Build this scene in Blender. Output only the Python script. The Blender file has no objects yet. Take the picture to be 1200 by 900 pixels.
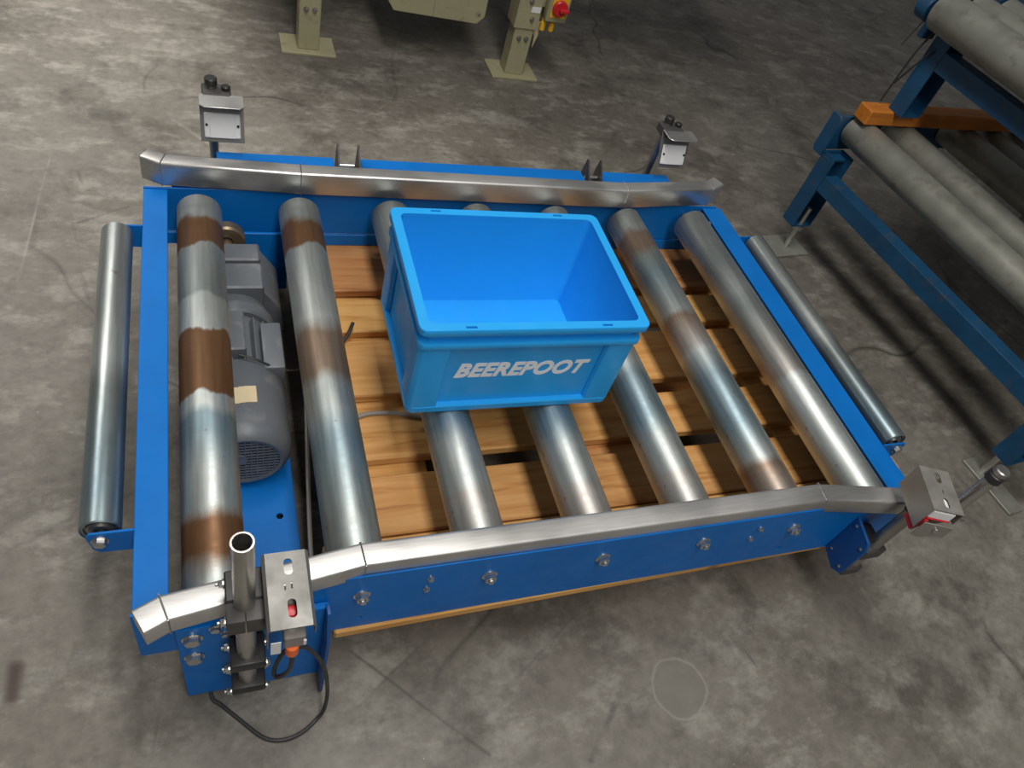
import bpy, bmesh, math, random
from mathutils import Vector, Matrix
random.seed(7)
C = bpy.context.scene
COL = C.collection
Z0 = .262                     # height of the roller axes above the concrete floor

# ------------------------------------------------------------------ camera, world, lights, exposure
cd = bpy.data.cameras.new('camera'); cam = bpy.data.objects.new('camera', cd); COL.objects.link(cam)
cam.location = (.02722, -.46658, 1.05736 + Z0)
cam.rotation_euler = (.72168, -.24517, -.28235)
cd.sensor_width = 36; cd.lens = 876.82 / 1200 * 36; cd.clip_start = .02
C.camera = cam
w = bpy.data.worlds.new('hall_light'); C.world = w; w.use_nodes = True
w.node_tree.nodes['Background'].inputs[0].default_value = (.95, .97, 1, 1)
w.node_tree.nodes['Background'].inputs[1].default_value = .11
def area(name, loc, aim, sx, sy, power, col=(1, .97, .92)):
    l = bpy.data.lights.new(name, 'AREA'); l.shape = 'RECTANGLE'; l.size = sx; l.size_y = sy; l.energy = power; l.color = col
    o = bpy.data.objects.new(name, l); COL.objects.link(o); o.location = loc
    o.rotation_euler = (Vector(aim) - Vector(loc)).to_track_quat('-Z', 'Y').to_euler()
    return o
area('hall_lamp', (.36, -1.0, 3.3), (.36, -.999, 0), .55, 4.8, 128)
area('hall_lamp', (-1.3, 3.0, 2.9), (-.75, 2.5, 0), 2.4, .8, 40).data.spread = math.radians(78)
C.view_settings.view_transform = 'Standard'; C.view_settings.look = 'None'
C.view_settings.gamma = 1; C.view_settings.use_curve_mapping = False
C.view_settings.exposure = 0.0

# ------------------------------------------------------------------ materials
def mat(name):
    m = bpy.data.materials.new(name); m.use_nodes = True
    return m, m.node_tree.nodes, m.node_tree.links, m.node_tree.nodes['Principled BSDF']
def noise(n, l, scale, detail=4, stretch=None, coord='Object', rough=.55, offset=None):
    tc = n.new('ShaderNodeTexCoord'); mp = n.new('ShaderNodeMapping'); t = n.new('ShaderNodeTexNoise')
    if stretch: mp.inputs['Scale'].default_value = stretch
    if offset: mp.inputs['Location'].default_value = offset
    l.new(tc.outputs[coord], mp.inputs[0]); l.new(mp.outputs[0], t.inputs['Vector'])
    t.inputs['Scale'].default_value = scale; t.inputs['Detail'].default_value = detail; t.inputs['Roughness'].default_value = rough
    return t.outputs['Fac']
def ramp(n, l, fac, stops, mode='LINEAR'):
    r = n.new('ShaderNodeValToRGB'); r.color_ramp.interpolation = mode; e = r.color_ramp.elements
    while len(e) < len(stops): e.new(.5)
    for i, (p, c) in enumerate(stops):
        e[i].position = p; e[i].color = (*c, 1) if hasattr(c, '__len__') else (c, c, c, 1)
    l.new(fac, r.inputs[0]); return r.outputs[0]
def mix(n, l, fac, a, b, mode='MIX'):
    m = n.new('ShaderNodeMix'); m.data_type = 'RGBA'; m.blend_type = mode
    for s, v in ((m.inputs[0], fac), (m.inputs[6], a), (m.inputs[7], b)):
        if hasattr(v, 'links'): l.new(v, s)
        elif hasattr(v, '__len__'): s.default_value = (*v, 1)
        else: s.default_value = v
    return m.outputs[2]
def maprange(n, l, v, a, b, c, d):
    m = n.new('ShaderNodeMapRange'); l.new(v, m.inputs[0])
    for i, x in enumerate((a, b, c, d)): m.inputs[i + 1].default_value = x
    return m.outputs[0]
def bump(n, l, h, bs, strength=.2, dist=.002):
    b = n.new('ShaderNodeBump'); b.inputs['Strength'].default_value = strength; b.inputs['Distance'].default_value = dist
    l.new(h, b.inputs['Height']); l.new(b.outputs[0], bs.inputs['Normal'])
def paint(name, col, rough=.4, metal=0, var=.15, dirt=None, spec=.5):
    m, n, l, b = mat(name)
    f = noise(n, l, 9, 5)
    lo = tuple(c * (1 - var) for c in col); hi = tuple(min(1, c * (1 + var)) for c in col)
    c = ramp(n, l, f, [(.3, lo), (.7, hi)])
    if dirt:
        c = mix(n, l, ramp(n, l, noise(n, l, 23, 6, offset=(3, 1, 2)), [(.56, 0), (.72, .55)]), c, dirt)
    l.new(c, b.inputs['Base Color'])
    l.new(ramp(n, l, noise(n, l, 30, 3), [(.3, rough * .8), (.7, min(1, rough * 1.2))]), b.inputs['Roughness'])
    b.inputs['Metallic'].default_value = metal; b.inputs['Specular IOR Level'].default_value = spec
    return m
def steel(name, stops, rough=.3, lo=.75):
    """zinc plated tube: stops = list of (y in metres along the roller, colour, rust 0/1)"""
    m, n, l, b = mat(name)
    tc = n.new('ShaderNodeTexCoord'); sx = n.new('ShaderNodeSeparateXYZ'); l.new(tc.outputs['Object'], sx.inputs[0])
    wob = noise(n, l, 9, 4, stretch=(3, 1, 3)); ad = n.new('ShaderNodeMath'); ad.operation = 'MULTIPLY_ADD'
    l.new(wob, ad.inputs[0]); ad.inputs[1].default_value = .05; l.new(sx.outputs['Y'], ad.inputs[2])
    fac = maprange(n, l, ad.outputs[0], -.45 + .025, .45 + .025, 0, 1)
    st = [(y / .9, c) for y, c, r in stops]; rs = [(y / .9, float(r)) for y, c, r in stops]
    c = ramp(n, l, fac, st); rust = ramp(n, l, fac, rs)
    str_ = noise(n, l, 12, 5, stretch=(9, .6, 9)); c = mix(n, l, 1., c, ramp(n, l, str_, [(.3, lo), (.7, 1.08)]), 'MULTIPLY')
    spk = noise(n, l, 60, 2); c = mix(n, l, ramp(n, l, spk, [(.70, 0), (.76, .5)]), c, (.12, .09, .07))
    l.new(c, b.inputs['Base Color'])
    mt = n.new('ShaderNodeMath'); mt.operation = 'MULTIPLY_ADD'; l.new(rust, mt.inputs[0]); mt.inputs[1].default_value = -.35; mt.inputs[2].default_value = .9
    l.new(mt.outputs[0], b.inputs['Metallic'])
    ro = n.new('ShaderNodeMath'); ro.operation = 'MULTIPLY_ADD'; l.new(rust, ro.inputs[0]); ro.inputs[1].default_value = .0
    l.new(ramp(n, l, noise(n, l, 25, 4, stretch=(1, 8, 1)), [(.3, rough * .92), (.7, rough * 1.08)]), ro.inputs[2]); l.new(ro.outputs[0], b.inputs['Roughness'])
    bump(n, l, noise(n, l, 40, 3, stretch=(.3, 6, .3)), b, .02, .0005)
    return m
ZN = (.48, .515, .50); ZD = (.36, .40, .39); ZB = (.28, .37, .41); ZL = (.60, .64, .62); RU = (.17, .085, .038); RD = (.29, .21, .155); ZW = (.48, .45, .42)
ROLL = [
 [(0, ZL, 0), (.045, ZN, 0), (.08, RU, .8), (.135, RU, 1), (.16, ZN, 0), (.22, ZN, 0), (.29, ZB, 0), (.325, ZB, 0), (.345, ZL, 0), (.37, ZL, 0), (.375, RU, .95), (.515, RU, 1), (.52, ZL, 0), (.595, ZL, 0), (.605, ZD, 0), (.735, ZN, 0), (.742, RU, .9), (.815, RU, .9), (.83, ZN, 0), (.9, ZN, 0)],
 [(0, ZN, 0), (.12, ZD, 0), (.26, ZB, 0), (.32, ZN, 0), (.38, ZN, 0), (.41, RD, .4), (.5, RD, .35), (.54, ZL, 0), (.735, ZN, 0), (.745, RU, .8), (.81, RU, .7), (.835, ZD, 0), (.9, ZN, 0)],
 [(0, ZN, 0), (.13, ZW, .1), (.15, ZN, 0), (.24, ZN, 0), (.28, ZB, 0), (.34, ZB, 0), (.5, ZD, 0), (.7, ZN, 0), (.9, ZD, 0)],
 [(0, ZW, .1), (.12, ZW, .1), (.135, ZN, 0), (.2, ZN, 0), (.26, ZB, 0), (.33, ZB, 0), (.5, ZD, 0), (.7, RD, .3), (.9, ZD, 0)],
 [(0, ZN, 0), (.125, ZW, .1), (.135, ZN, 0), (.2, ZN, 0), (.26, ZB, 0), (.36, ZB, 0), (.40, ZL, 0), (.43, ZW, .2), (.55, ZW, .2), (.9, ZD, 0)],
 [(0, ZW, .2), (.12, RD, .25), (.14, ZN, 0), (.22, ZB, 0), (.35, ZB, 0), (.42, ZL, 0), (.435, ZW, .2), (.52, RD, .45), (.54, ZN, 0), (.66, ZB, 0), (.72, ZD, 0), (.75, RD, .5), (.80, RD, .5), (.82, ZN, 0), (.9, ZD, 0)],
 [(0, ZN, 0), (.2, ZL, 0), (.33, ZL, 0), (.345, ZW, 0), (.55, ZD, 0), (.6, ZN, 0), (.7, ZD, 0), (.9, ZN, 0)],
]
M_ROLL = [steel('zinc_roller_steel_%d' % i, s, .48) for i, s in enumerate(ROLL)]
M_OUT = steel('zinc_outer_roller_steel', [(0, ZL, 0), (.2, ZB, 0), (.4, ZD, 0), (.45, ZL, 0), (.6, ZN, 0), (.9, ZN, 0)], .36)
M_OLDROLL = paint('dull_galvanised', (.31, .31, .27), .5, .5, .2, (.13, .11, .09))
M_ZINC = paint('zinc_bolt', (.62, .62, .6), .3, .95, .15)
M_DULL = paint('dull_steel', (.36, .35, .33), .4, .9, .2)
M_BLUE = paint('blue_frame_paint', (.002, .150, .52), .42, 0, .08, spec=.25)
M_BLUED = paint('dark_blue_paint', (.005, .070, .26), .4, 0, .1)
M_BLUEOLD = paint('old_blue_shaded_paint', (.006, .062, .145), .5, 0, .2, (.05, .06, .07))  # old blue, darkened so the colour carries shade over the right-hand stack
M_CRATE = paint('crate_plastic', (.018, .37, .86), .40, 0, .03)
M_BLACK = paint('black_plastic', (.022, .022, .022), .45, 0, .2)
M_CLAMP = paint('grey_black_clamp', (.055, .052, .05), .5, 0, .15)
M_CABLE = paint('cable_rubber', (.03, .03, .03), .5, 0, .2)
M_CABLEG = paint('grey_cable', (.25, .23, .21), .5, 0, .15)
M_MOTOR = paint('grey_motor_paint', (.115, .128, .145), .42, 0, .08, (.22, .22, .22))
M_VOID = paint('dark_opening', (.008, .008, .009), .8, 0, .1)
M_BEIGE = paint('beige_machine_paint', (.36, .34, .205), .5, 0, .06, (.2, .18, .12))
M_WHITE = paint('white_plastic', (.80, .80, .80), .4, 0, .03)
M_LETTER = paint('white_print', (.86, .88, .9), .5, 0, .02)
M_RED = paint('red_plastic', (.60, .02, .03), .35, 0, .05)
M_ORANGE = paint('orange_plastic', (.85, .16, .03), .4, 0, .05)
M_YELLOW = paint('yellow_plastic', (.85, .48, .02), .4, 0, .05)
M_TAPE = paint('cream_tape', (.62, .52, .33), .7, 0, .08)
M_BRASS = paint('bronze_ring', (.25, .19, .12), .4, .7, .2)

def stainless():
    m, n, l, b = mat('brushed_stainless')
    s = noise(n, l, 30, 6, stretch=(.6, 14, 14))
    pat = noise(n, l, 5, 2)
    c = ramp(n, l, pat, [(.42, (.52, .50, .47)), (.5, (.66, .64, .61)), (.6, (.74, .72, .69))])
    c = mix(n, l, .35, c, ramp(n, l, s, [(.3, .4), (.7, .75)]))
    l.new(c, b.inputs['Base Color']); b.inputs['Metallic'].default_value = .88
    l.new(ramp(n, l, pat, [(.40, .34), (.6, .46)]), b.inputs['Roughness'])
    bump(n, l, s, b, .12, .0006); return m
M_INOX = stainless()
M_SHEETL = paint('pale_stainless_sheet', (.42, .40, .37), .5, .75, .1)
M_TUBE = paint('stainless_tube', (.50, .48, .45), .3, .9, .15)
M_SHEET = paint('matt_stainless_sheet', (.25, .245, .23), .5, .8, .1)
def wood(name, a, b_, dark, sc=1.0):
    m, n, l, b = mat(name)
    oi = n.new('ShaderNodeObjectInfo'); tc = n.new('ShaderNodeTexCoord')
    ad = n.new('ShaderNodeVectorMath'); ad.operation = 'MULTIPLY_ADD'
    cb = n.new('ShaderNodeCombineXYZ'); 
    for i in range(3): l.new(oi.outputs['Random'], cb.inputs[i])
    l.new(cb.outputs[0], ad.inputs[0]); ad.inputs[1].default_value = (17, 31, 23); l.new(tc.outputs['Object'], ad.inputs[2])
    mp = n.new('ShaderNodeMapping'); mp.inputs['Scale'].default_value = (1.3, 15, 15); l.new(ad.outputs[0], mp.inputs[0])
    g = n.new('ShaderNodeTexNoise'); g.inputs['Scale'].default_value = 3.2 * sc; g.inputs['Detail'].default_value = 7; g.inputs['Distortion'].default_value = 1.1
    l.new(mp.outputs[0], g.inputs['Vector'])
    big = n.new('ShaderNodeTexNoise'); big.inputs['Scale'].default_value = 5; big.inputs['Detail'].default_value = 3; l.new(ad.outputs[0], big.inputs['Vector'])
    c = ramp(n, l, g.outputs['Fac'], [(.28, dark), (.42, a), (.62, b_), (.8, a)])
    c = mix(n, l, ramp(n, l, big.outputs['Fac'], [(.45, 0), (.75, .6)]), c, tuple(x * .72 for x in a))
    kn = n.new('ShaderNodeTexVoronoi'); kn.inputs['Scale'].default_value = 7; mk = n.new('ShaderNodeMapping'); mk.inputs['Scale'].default_value = (.8, 1.4, 1); l.new(ad.outputs[0], mk.inputs[0]); l.new(mk.outputs[0], kn.inputs['Vector'])
    c = mix(n, l, ramp(n, l, kn.outputs['Distance'], [(.05, .8), (.11, 0)]), c, tuple(x * .28 for x in a))
    hs = n.new('ShaderNodeHueSaturation'); l.new(c, hs.inputs['Color'])
    l.new(maprange(n, l, oi.outputs['Random'], 0, 1, .72, 1.12), hs.inputs['Value']); l.new(maprange(n, l, oi.outputs['Random'], 0, 1, .485, .508), hs.inputs['Hue'])
    l.new(hs.outputs[0], b.inputs['Base Color']); b.inputs['Roughness'].default_value = .62
    bump(n, l, g.outputs['Fac'], b, .25, .0015); return m
M_WOOD = wood('pine_board', (.60, .295, .085), (.68, .375, .13), (.40, .17, .045))
M_OWOOD = wood('orange_stained_wood', (.47, .125, .012), (.52, .15, .018), (.30, .07, .008))

STREAKS = [
 ((.837, .001), (.584, -.247), .008, (.035, .032, .030), .75, .46),
 ((.631, 0), (.411, -.139), .005, (.035, .032, .030), .6, .44),
 ((.206, .013), (.409, -.202), .0025, (.035, .032, .030), .6, .36),
 ((.401, .049), (.199, -.088), .004, (.035, .032, .030), .6, .46),
 ((-.281, 1.165), (-.172, 1.232), .004, (.035, .032, .030), .7, .3),
 ((-.118, 1.701), (.048, 1.504), .006, (.38, .365, .33), .5, .4),
 ((-.349, 1.354), (-.37, 1.076), .012, (.035, .032, .030), .4, .46),
 ((-.072, .14), (-.103, -.082), .002, (.035, .032, .030), .5, .4),
 ((1.329, -.053), (1.346, -.401), .005, (.38, .365, .33), .5, .48),
 ((.135, 2.071), (.25, 1.827), .005, (.38, .365, .33), .5, .44),
 ((-.384, .962), (-.356, 1.445), .004, (.38, .365, .33), .4, .44),
 ((-.265, 1.649), (-.205, 1.640), .035, (.035, .032, .030), .5, .1),
 ((-.298, .085), (-.298, .04), .016, (.04, .02, .02), .8, .1)]
def concrete():
    m, n, l, b = mat('worn_concrete')
    big = noise(n, l, .9, 5, rough=.6); mid = noise(n, l, 8, 10, rough=.72, stretch=(.75, 1.3, 1)); fine = noise(n, l, 38, 6, rough=.7)
    c = ramp(n, l, big, [(.3, (.115, .103, .085)), (.5, (.165, .150, .127)), (.7, (.210, .195, .168))])
    c = mix(n, l, ramp(n, l, mid, [(.50, 0), (.60, .62)]), c, (.29, .275, .240))
    c = mix(n, l, ramp(n, l, noise(n, l, 4.2, 9, offset=(5, 3, 0), rough=.70), [(.5, 0), (.64, .8)]), c, (.080, .070, .058))
    c = mix(n, l, 1., c, ramp(n, l, fine, [(.25, .72), (.75, 1.22)]), 'MULTIPLY')
    # short pale scuffs and dark rubber streaks
    for ang, sc, off, colr, lo in ((.5, 9, 0, (.30, .285, .25), .69), (-.9, 11, 4, (.30, .285, .25), .70), (1.25, 8, 9, (.05, .047, .045), .68)):
        tc = n.new('ShaderNodeTexCoord'); mp = n.new('ShaderNodeMapping'); mp.inputs['Rotation'].default_value = (0, 0, ang); mp.inputs['Location'].default_value = (off, off, 0)
        mp2 = n.new('ShaderNodeMapping'); mp2.inputs['Scale'].default_value = (.35, 2.4, 1)
        l.new(tc.outputs['Object'], mp.inputs[0]); l.new(mp.outputs[0], mp2.inputs[0]); t = n.new('ShaderNodeTexNoise')
        l.new(mp2.outputs[0], t.inputs['Vector']); t.inputs['Scale'].default_value = sc; t.inputs['Detail'].default_value = 6; t.inputs['Distortion'].default_value = .6
        c = mix(n, l, ramp(n, l, t.outputs['Fac'], [(lo, 0), (lo + .08, .5)]), c, colr)
    # hairline cracks
    tc = n.new('ShaderNodeTexCoord'); wv = n.new('ShaderNodeTexNoise'); wv.inputs['Scale'].default_value = 2; l.new(tc.outputs['Object'], wv.inputs['Vector'])
    vm = n.new('ShaderNodeMix'); vm.data_type = 'VECTOR'; vm.inputs[0].default_value = .25; l.new(tc.outputs['Object'], vm.inputs[4]); l.new(wv.outputs['Color'], vm.inputs[5])
    v = n.new('ShaderNodeTexVoronoi'); v.feature = 'DISTANCE_TO_EDGE'; v.inputs['Scale'].default_value = 1.25; l.new(vm.outputs[1], v.inputs['Vector'])
    crack = ramp(n, l, v.outputs['Distance'], [(.0, 1.), (.006, 0)])
    gate = ramp(n, l, noise(n, l, 1.6, 2, offset=(7, 2, 0)), [(.48, 0), (.6, .75)])
    cg = n.new('ShaderNodeMath'); cg.operation = 'MULTIPLY'; l.new(crack, cg.inputs[0]); l.new(gate, cg.inputs[1])
    c = mix(n, l, cg.outputs[0], c, (.03, .028, .026))
    # white specks of grit
    c = mix(n, l, ramp(n, l, noise(n, l, 85, 2, offset=(1, 8, 0)), [(.775, 0), (.80, .8)]), c, (.5, .48, .44))
    # old filled core hole: paler round spot with a rough rim
    d = n.new('ShaderNodeVectorMath'); d.operation = 'DISTANCE'; d.inputs[1].default_value = (.792, -.155, 0)
    nz = n.new('ShaderNodeTexNoise'); nz.inputs['Scale'].default_value = 22; l.new(tc.outputs['Object'], nz.inputs['Vector']); 
    vv = n.new('ShaderNodeMix'); vv.data_type = 'VECTOR'; vv.inputs[0].default_value = .016; l.new(tc.outputs['Object'], vv.inputs[4]); l.new(nz.outputs['Color'], vv.inputs[5]); l.new(vv.outputs[1], d.inputs[0])
    c = mix(n, l, ramp(n, l, d.outputs['Value'], [(.052, .8), (.056, 0)]), c, (.165, .155, .133))
    c = mix(n, l, ramp(n, l, d.outputs['Value'], [(.051, 0), (.054, .6), (.058, 0)]), c, (.30, .28, .25))
    # long rubber streaks and single cracks that lie on this floor
    brk = noise(n, l, 6, 3, offset=(2, 9, 0))
    def streak(c, p, q, wd, col, k, lo=.40):
        p = Vector((*p, 0)) * .98 + Vector((.01, .01, .01)); q = Vector((*q, 0)) * .98 + Vector((.01, .01, .01)); d = q - p; L = d.length; d /= L
        wob = n.new('ShaderNodeMix'); wob.data_type = 'VECTOR'; wob.inputs[0].default_value = .02; l.new(tc.outputs['Object'], wob.inputs[4]); l.new(wv.outputs['Color'], wob.inputs[5])
        sb = n.new('ShaderNodeVectorMath'); sb.operation = 'SUBTRACT'; l.new(wob.outputs[1], sb.inputs[0]); sb.inputs[1].default_value = p
        dt = n.new('ShaderNodeVectorMath'); dt.operation = 'DOT_PRODUCT'; l.new(sb.outputs[0], dt.inputs[0]); dt.inputs[1].default_value = d
        cl = n.new('ShaderNodeClamp'); l.new(dt.outputs['Value'], cl.inputs[0]); cl.inputs[1].default_value = 0; cl.inputs[2].default_value = L
        sc = n.new('ShaderNodeVectorMath'); sc.operation = 'SCALE'; sc.inputs[0].default_value = d; l.new(cl.outputs[0], sc.inputs['Scale'])
        ds = n.new('ShaderNodeVectorMath'); ds.operation = 'DISTANCE'; l.new(sb.outputs[0], ds.inputs[0]); l.new(sc.outputs[0], ds.inputs[1])
        f = ramp(n, l, ds.outputs['Value'], [(wd * .35, k), (wd, 0)]); g = ramp(n, l, brk, [(lo, 0), (lo + .16, 1)])
        m_ = n.new('ShaderNodeMath'); m_.operation = 'MULTIPLY'; l.new(f, m_.inputs[0]); l.new(g, m_.inputs[1])
        return mix(n, l, m_.outputs[0], c, col)
    for p, q, wd, col, k, lo in STREAKS: c = streak(c, p, q, wd, col, k, lo)
    l.new(c, b.inputs['Base Color'])
    l.new(ramp(n, l, mid, [(.3, .42), (.7, .62)]), b.inputs['Roughness']); b.inputs['Specular IOR Level'].default_value = .35
    bump(n, l, fine, b, .12, .003); return m
M_FLOOR = concrete()

# ------------------------------------------------------------------ mesh helpers (coordinates: x along the conveyor, y along the rollers, z=0 at the roller axes)
def bbox(bm, x0, x1, y0, y1, z0, z1, bev=0, seg=1):
    t = bmesh.new(); bmesh.ops.create_cube(t, size=1)
    for v in t.verts: v.co = ((x0 + x1) / 2 + v.co.x * (x1 - x0), (y0 + y1) / 2 + v.co.y * (y1 - y0), (z0 + z1) / 2 + v.co.z * (z1 - z0))
    if bev: bmesh.ops.bevel(t, geom=t.edges[:], offset=bev, segments=seg, affect='EDGES', profile=.5)
    join(bm, t)
def join(bm, t):
    me = bpy.data.meshes.new('tmp'); t.to_mesh(me); t.free(); bm.from_mesh(me); bpy.data.meshes.remove(me)
def prism(bm, pts, axis, a, b, bev=0):
    t = bmesh.new()
    def P(p, h): return {'x': (h, p[0], p[1]), 'y': (p[0], h, p[1]), 'z': (p[0], p[1], h)}[axis]
    A = [t.verts.new(P(p, a)) for p in pts]; B = [t.verts.new(P(p, b)) for p in pts]; k = len(pts)
    t.faces.new(A); t.faces.new(B[::-1])
    for i in range(k): t.faces.new((A[i], B[i], B[(i + 1) % k], A[(i + 1) % k]))
    bmesh.ops.recalc_face_normals(t, faces=t.faces[:])
    if bev: bmesh.ops.bevel(t, geom=t.edges[:], offset=bev, segments=1, affect='EDGES')
    join(bm, t)
def frame_of(d):
    d = d.normalized(); u = d.orthogonal().normalized(); return u, d.cross(u)
def lathe(bm, prof, p0, p1, n=24, closed=True):
    """prof: (radius, distance from p0)"""
    p0, p1 = Vector(p0), Vector(p1); d = (p1 - p0).normalized(); u, v = frame_of(d); t = bmesh.new(); rings = []
    for r, h in prof:
        if r < 1e-6: rings.append([t.verts.new(p0 + d * h)])
        else: rings.append([t.verts.new(p0 + d * h + (u * math.cos(2 * math.pi * i / n) + v * math.sin(2 * math.pi * i / n)) * r) for i in range(n)])
    for a, b in zip(rings, rings[1:]):
        for i in range(n):
            j = (i + 1) % n
            if len(a) == 1: t.faces.new((a[0], b[i], b[j]))
            elif len(b) == 1: t.faces.new((a[i], b[0], a[j]))
            else: t.faces.new((a[i], b[i], b[j], a[j]))
    bmesh.ops.recalc_face_normals(t, faces=t.faces[:]); join(bm, t)
def cyl(bm, p0, p1, r, n=20, cham=0):
    L = (Vector(p1) - Vector(p0)).length
    pr = [(0, 0), (r - cham, 0), (r, cham), (r, L - cham), (r - cham, L), (0, L)] if cham else [(0, 0), (r, 0), (r, L), (0, L)]
    lathe(bm, pr, p0, p1, n)
def pipe(bm, p0, p1, ro, ri, n=28):
    L = (Vector(p1) - Vector(p0)).length
    lathe(bm, [(ri, 0), (ro, 0), (ro, L), (ri, L), (ri, 0)], p0, p1, n)
def hexbolt(bm, p, d, r=.011, h=.008, washer=True, stud=.0):
    p, d = Vector(p), Vector(d).normalized(); z = 0
    if washer: cyl(bm, p, p + d * .002, r * 1.25, 16); z = .002
    lathe(bm, [(0, z), (r, z), (r, z + h * .85), (r * .85, z + h), (0, z + h)], p, p + d, 6)
    if stud: cyl(bm, p + d * (z + h), p + d * (z + h + stud), r * .5, 10, .001)
def smooth_path(pts, k=8):
    P = [Vector(p) for p in pts]; P = [P[0] * 2 - P[1]] + P + [P[-1] * 2 - P[-2]]; out = []
    for i in range(1, len(P) - 2):
        a, b, c, d = P[i - 1:i + 3]
        for s in range(k):
            t = s / k; out.append(.5 * ((2 * b) + (c - a) * t + (2 * a - 5 * b + 4 * c - d) * t * t + (3 * b - a - 3 * c + d) * t ** 3))
    out.append(P[-2]); return out
def wire(bm, pts, r, n=8, k=8):
    P = smooth_path(pts, k); t = bmesh.new(); rings = []; u = None
    for i, p in enumerate(P):
        d = (P[min(i + 1, len(P) - 1)] - P[max(i - 1, 0)]).normalized()
        u = d.orthogonal().normalized() if u is None else (u - d * u.dot(d)).normalized()
        v = d.cross(u); rings.append([t.verts.new(p + (u * math.cos(6.28319 * j / n) + v * math.sin(6.28319 * j / n)) * r) for j in range(n)])
    for a, b in zip(rings, rings[1:]):
        for i in range(n): t.faces.new((a[i], b[i], b[(i + 1) % n], a[(i + 1) % n]))
    t.faces.new(rings[0]); t.faces.new(rings[-1]); bmesh.ops.recalc_face_normals(t, faces=t.faces[:]); join(bm, t)
def railtube(bm, path, w, h, r=.006):
    """rounded rectangular tube with mitred bends; path = centre points of its BOTTOM in plan, z of the bottom"""
    P = [Vector(p) for p in path]; sec = []
    for cx, cz, a0 in ((w / 2 - r, r, -90), (w / 2 - r, h - r, 0), (-w / 2 + r, h - r, 90), (-w / 2 + r, r, 180)):
        for k in range(5): a = math.radians(a0 + k * 22.5); sec.append((cx + r * math.cos(a), cz + r * math.sin(a)))
    t = bmesh.new(); rings = []
    for i, p in enumerate(P):
        d0 = (P[i] - P[i - 1]).normalized() if i else None; d1 = (P[i + 1] - P[i]).normalized() if i < len(P) - 1 else None
        if d0 is None: d0 = d1
        if d1 is None: d1 = d0
        n0 = Vector((-d0.y, d0.x, 0)); n1 = Vector((-d1.y, d1.x, 0)); m = (n0 + n1).normalized(); s = 1 / max(.3, m.dot(n0))
        rings.append([t.verts.new(p + m * (a * s) + Vector((0, 0, b))) for a, b in sec])
    k = len(sec)
    for a, b in zip(rings, rings[1:]):
        for i in range(k): t.faces.new((a[i], b[i], b[(i + 1) % k], a[(i + 1) % k]))
    t.faces.new(rings[0]); t.faces.new(rings[-1]); bmesh.ops.recalc_face_normals(t, faces=t.faces[:]); join(bm, t)
OFF = {}
def setoff(o, parent):
    OFF[o.name] = OFF[parent.name] if parent else Vector((0, 0, Z0))
def obj(name, bm, m, parent=None, ang=32, kind=None):
    me = bpy.data.meshes.new(name); off = OFF[parent.name] if parent else Vector((0, 0, Z0))
    bmesh.ops.translate(bm, verts=bm.verts[:], vec=off); bm.to_mesh(me); bm.free()
    me.polygons.foreach_set('use_smooth', [True] * len(me.polygons)); me.set_sharp_from_angle(angle=math.radians(ang))
    me.materials.append(m); o = bpy.data.objects.new(name, me); COL.objects.link(o)
    if parent: o.parent = parent
    OFF[o.name] = off
    if kind: o['kind'] = kind
    return o
def part(name, m, parent, fn, ang=32):
    bm = bmesh.new(); fn(bm); return obj(name, bm, m, parent, ang)
def thing(name, label, cat, loc=(0, 0, 0), rz=0, group=None, local=False):
    o = bpy.data.objects.new(name, None); COL.objects.link(o); o.location = loc; o.rotation_euler = (0, 0, rz); o.empty_display_size = .1
    o['label'] = label; o['category'] = cat
    if group: o['group'] = group
    OFF[o.name] = Vector((0, 0, Z0)) if local else Vector((0, 0, Z0)) - Vector(loc)
    return o
def dup(o, delta=(0, 0, 0), parent=None, m=None):
    c = o.copy(); COL.objects.link(c); c.location = o.location + Vector(delta)
    if parent: c.parent = parent
    if m: c.data = o.data.copy(); c.data.materials[0] = m
    OFF[c.name] = OFF[o.name]
    for ch in [x for x in bpy.data.objects if x.parent == o]:
        d = ch.copy(); COL.objects.link(d); d.parent = c; OFF[d.name] = OFF[ch.name]
    return c
def cut(o, fns):
    """cut real openings with boolean cutters given in the same coordinates"""
    bm = bmesh.new()
    for f in fns: f(bm)
    bmesh.ops.translate(bm, verts=bm.verts[:], vec=OFF[o.name]); me = bpy.data.meshes.new('cutter'); bm.to_mesh(me); bm.free()
    k = bpy.data.objects.new('cutter', me); COL.objects.link(k); k.location = o.matrix_world.translation
    k.parent = o.parent; k.location = (0, 0, 0)
    md = o.modifiers.new('cut', 'BOOLEAN'); md.object = k; md.solver = 'EXACT'
    dg = bpy.context.evaluated_depsgraph_get(); dg.update()
    new = bpy.data.meshes.new_from_object(o.evaluated_get(dg)); o.modifiers.clear(); old = o.data; o.data = new; new.name = old.name
    new.polygons.foreach_set('use_smooth', [True] * len(new.polygons)); new.set_sharp_from_angle(angle=math.radians(32))
    bpy.data.objects.remove(k); bpy.data.meshes.remove(me)

# ------------------------------------------------------------------ the setting
bm = bmesh.new(); bbox(bm, -5, 7, -4, 7, -Z0 - .1, -Z0)
fl = obj('floor', bm, M_FLOOR); fl['kind'] = 'structure'

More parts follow.
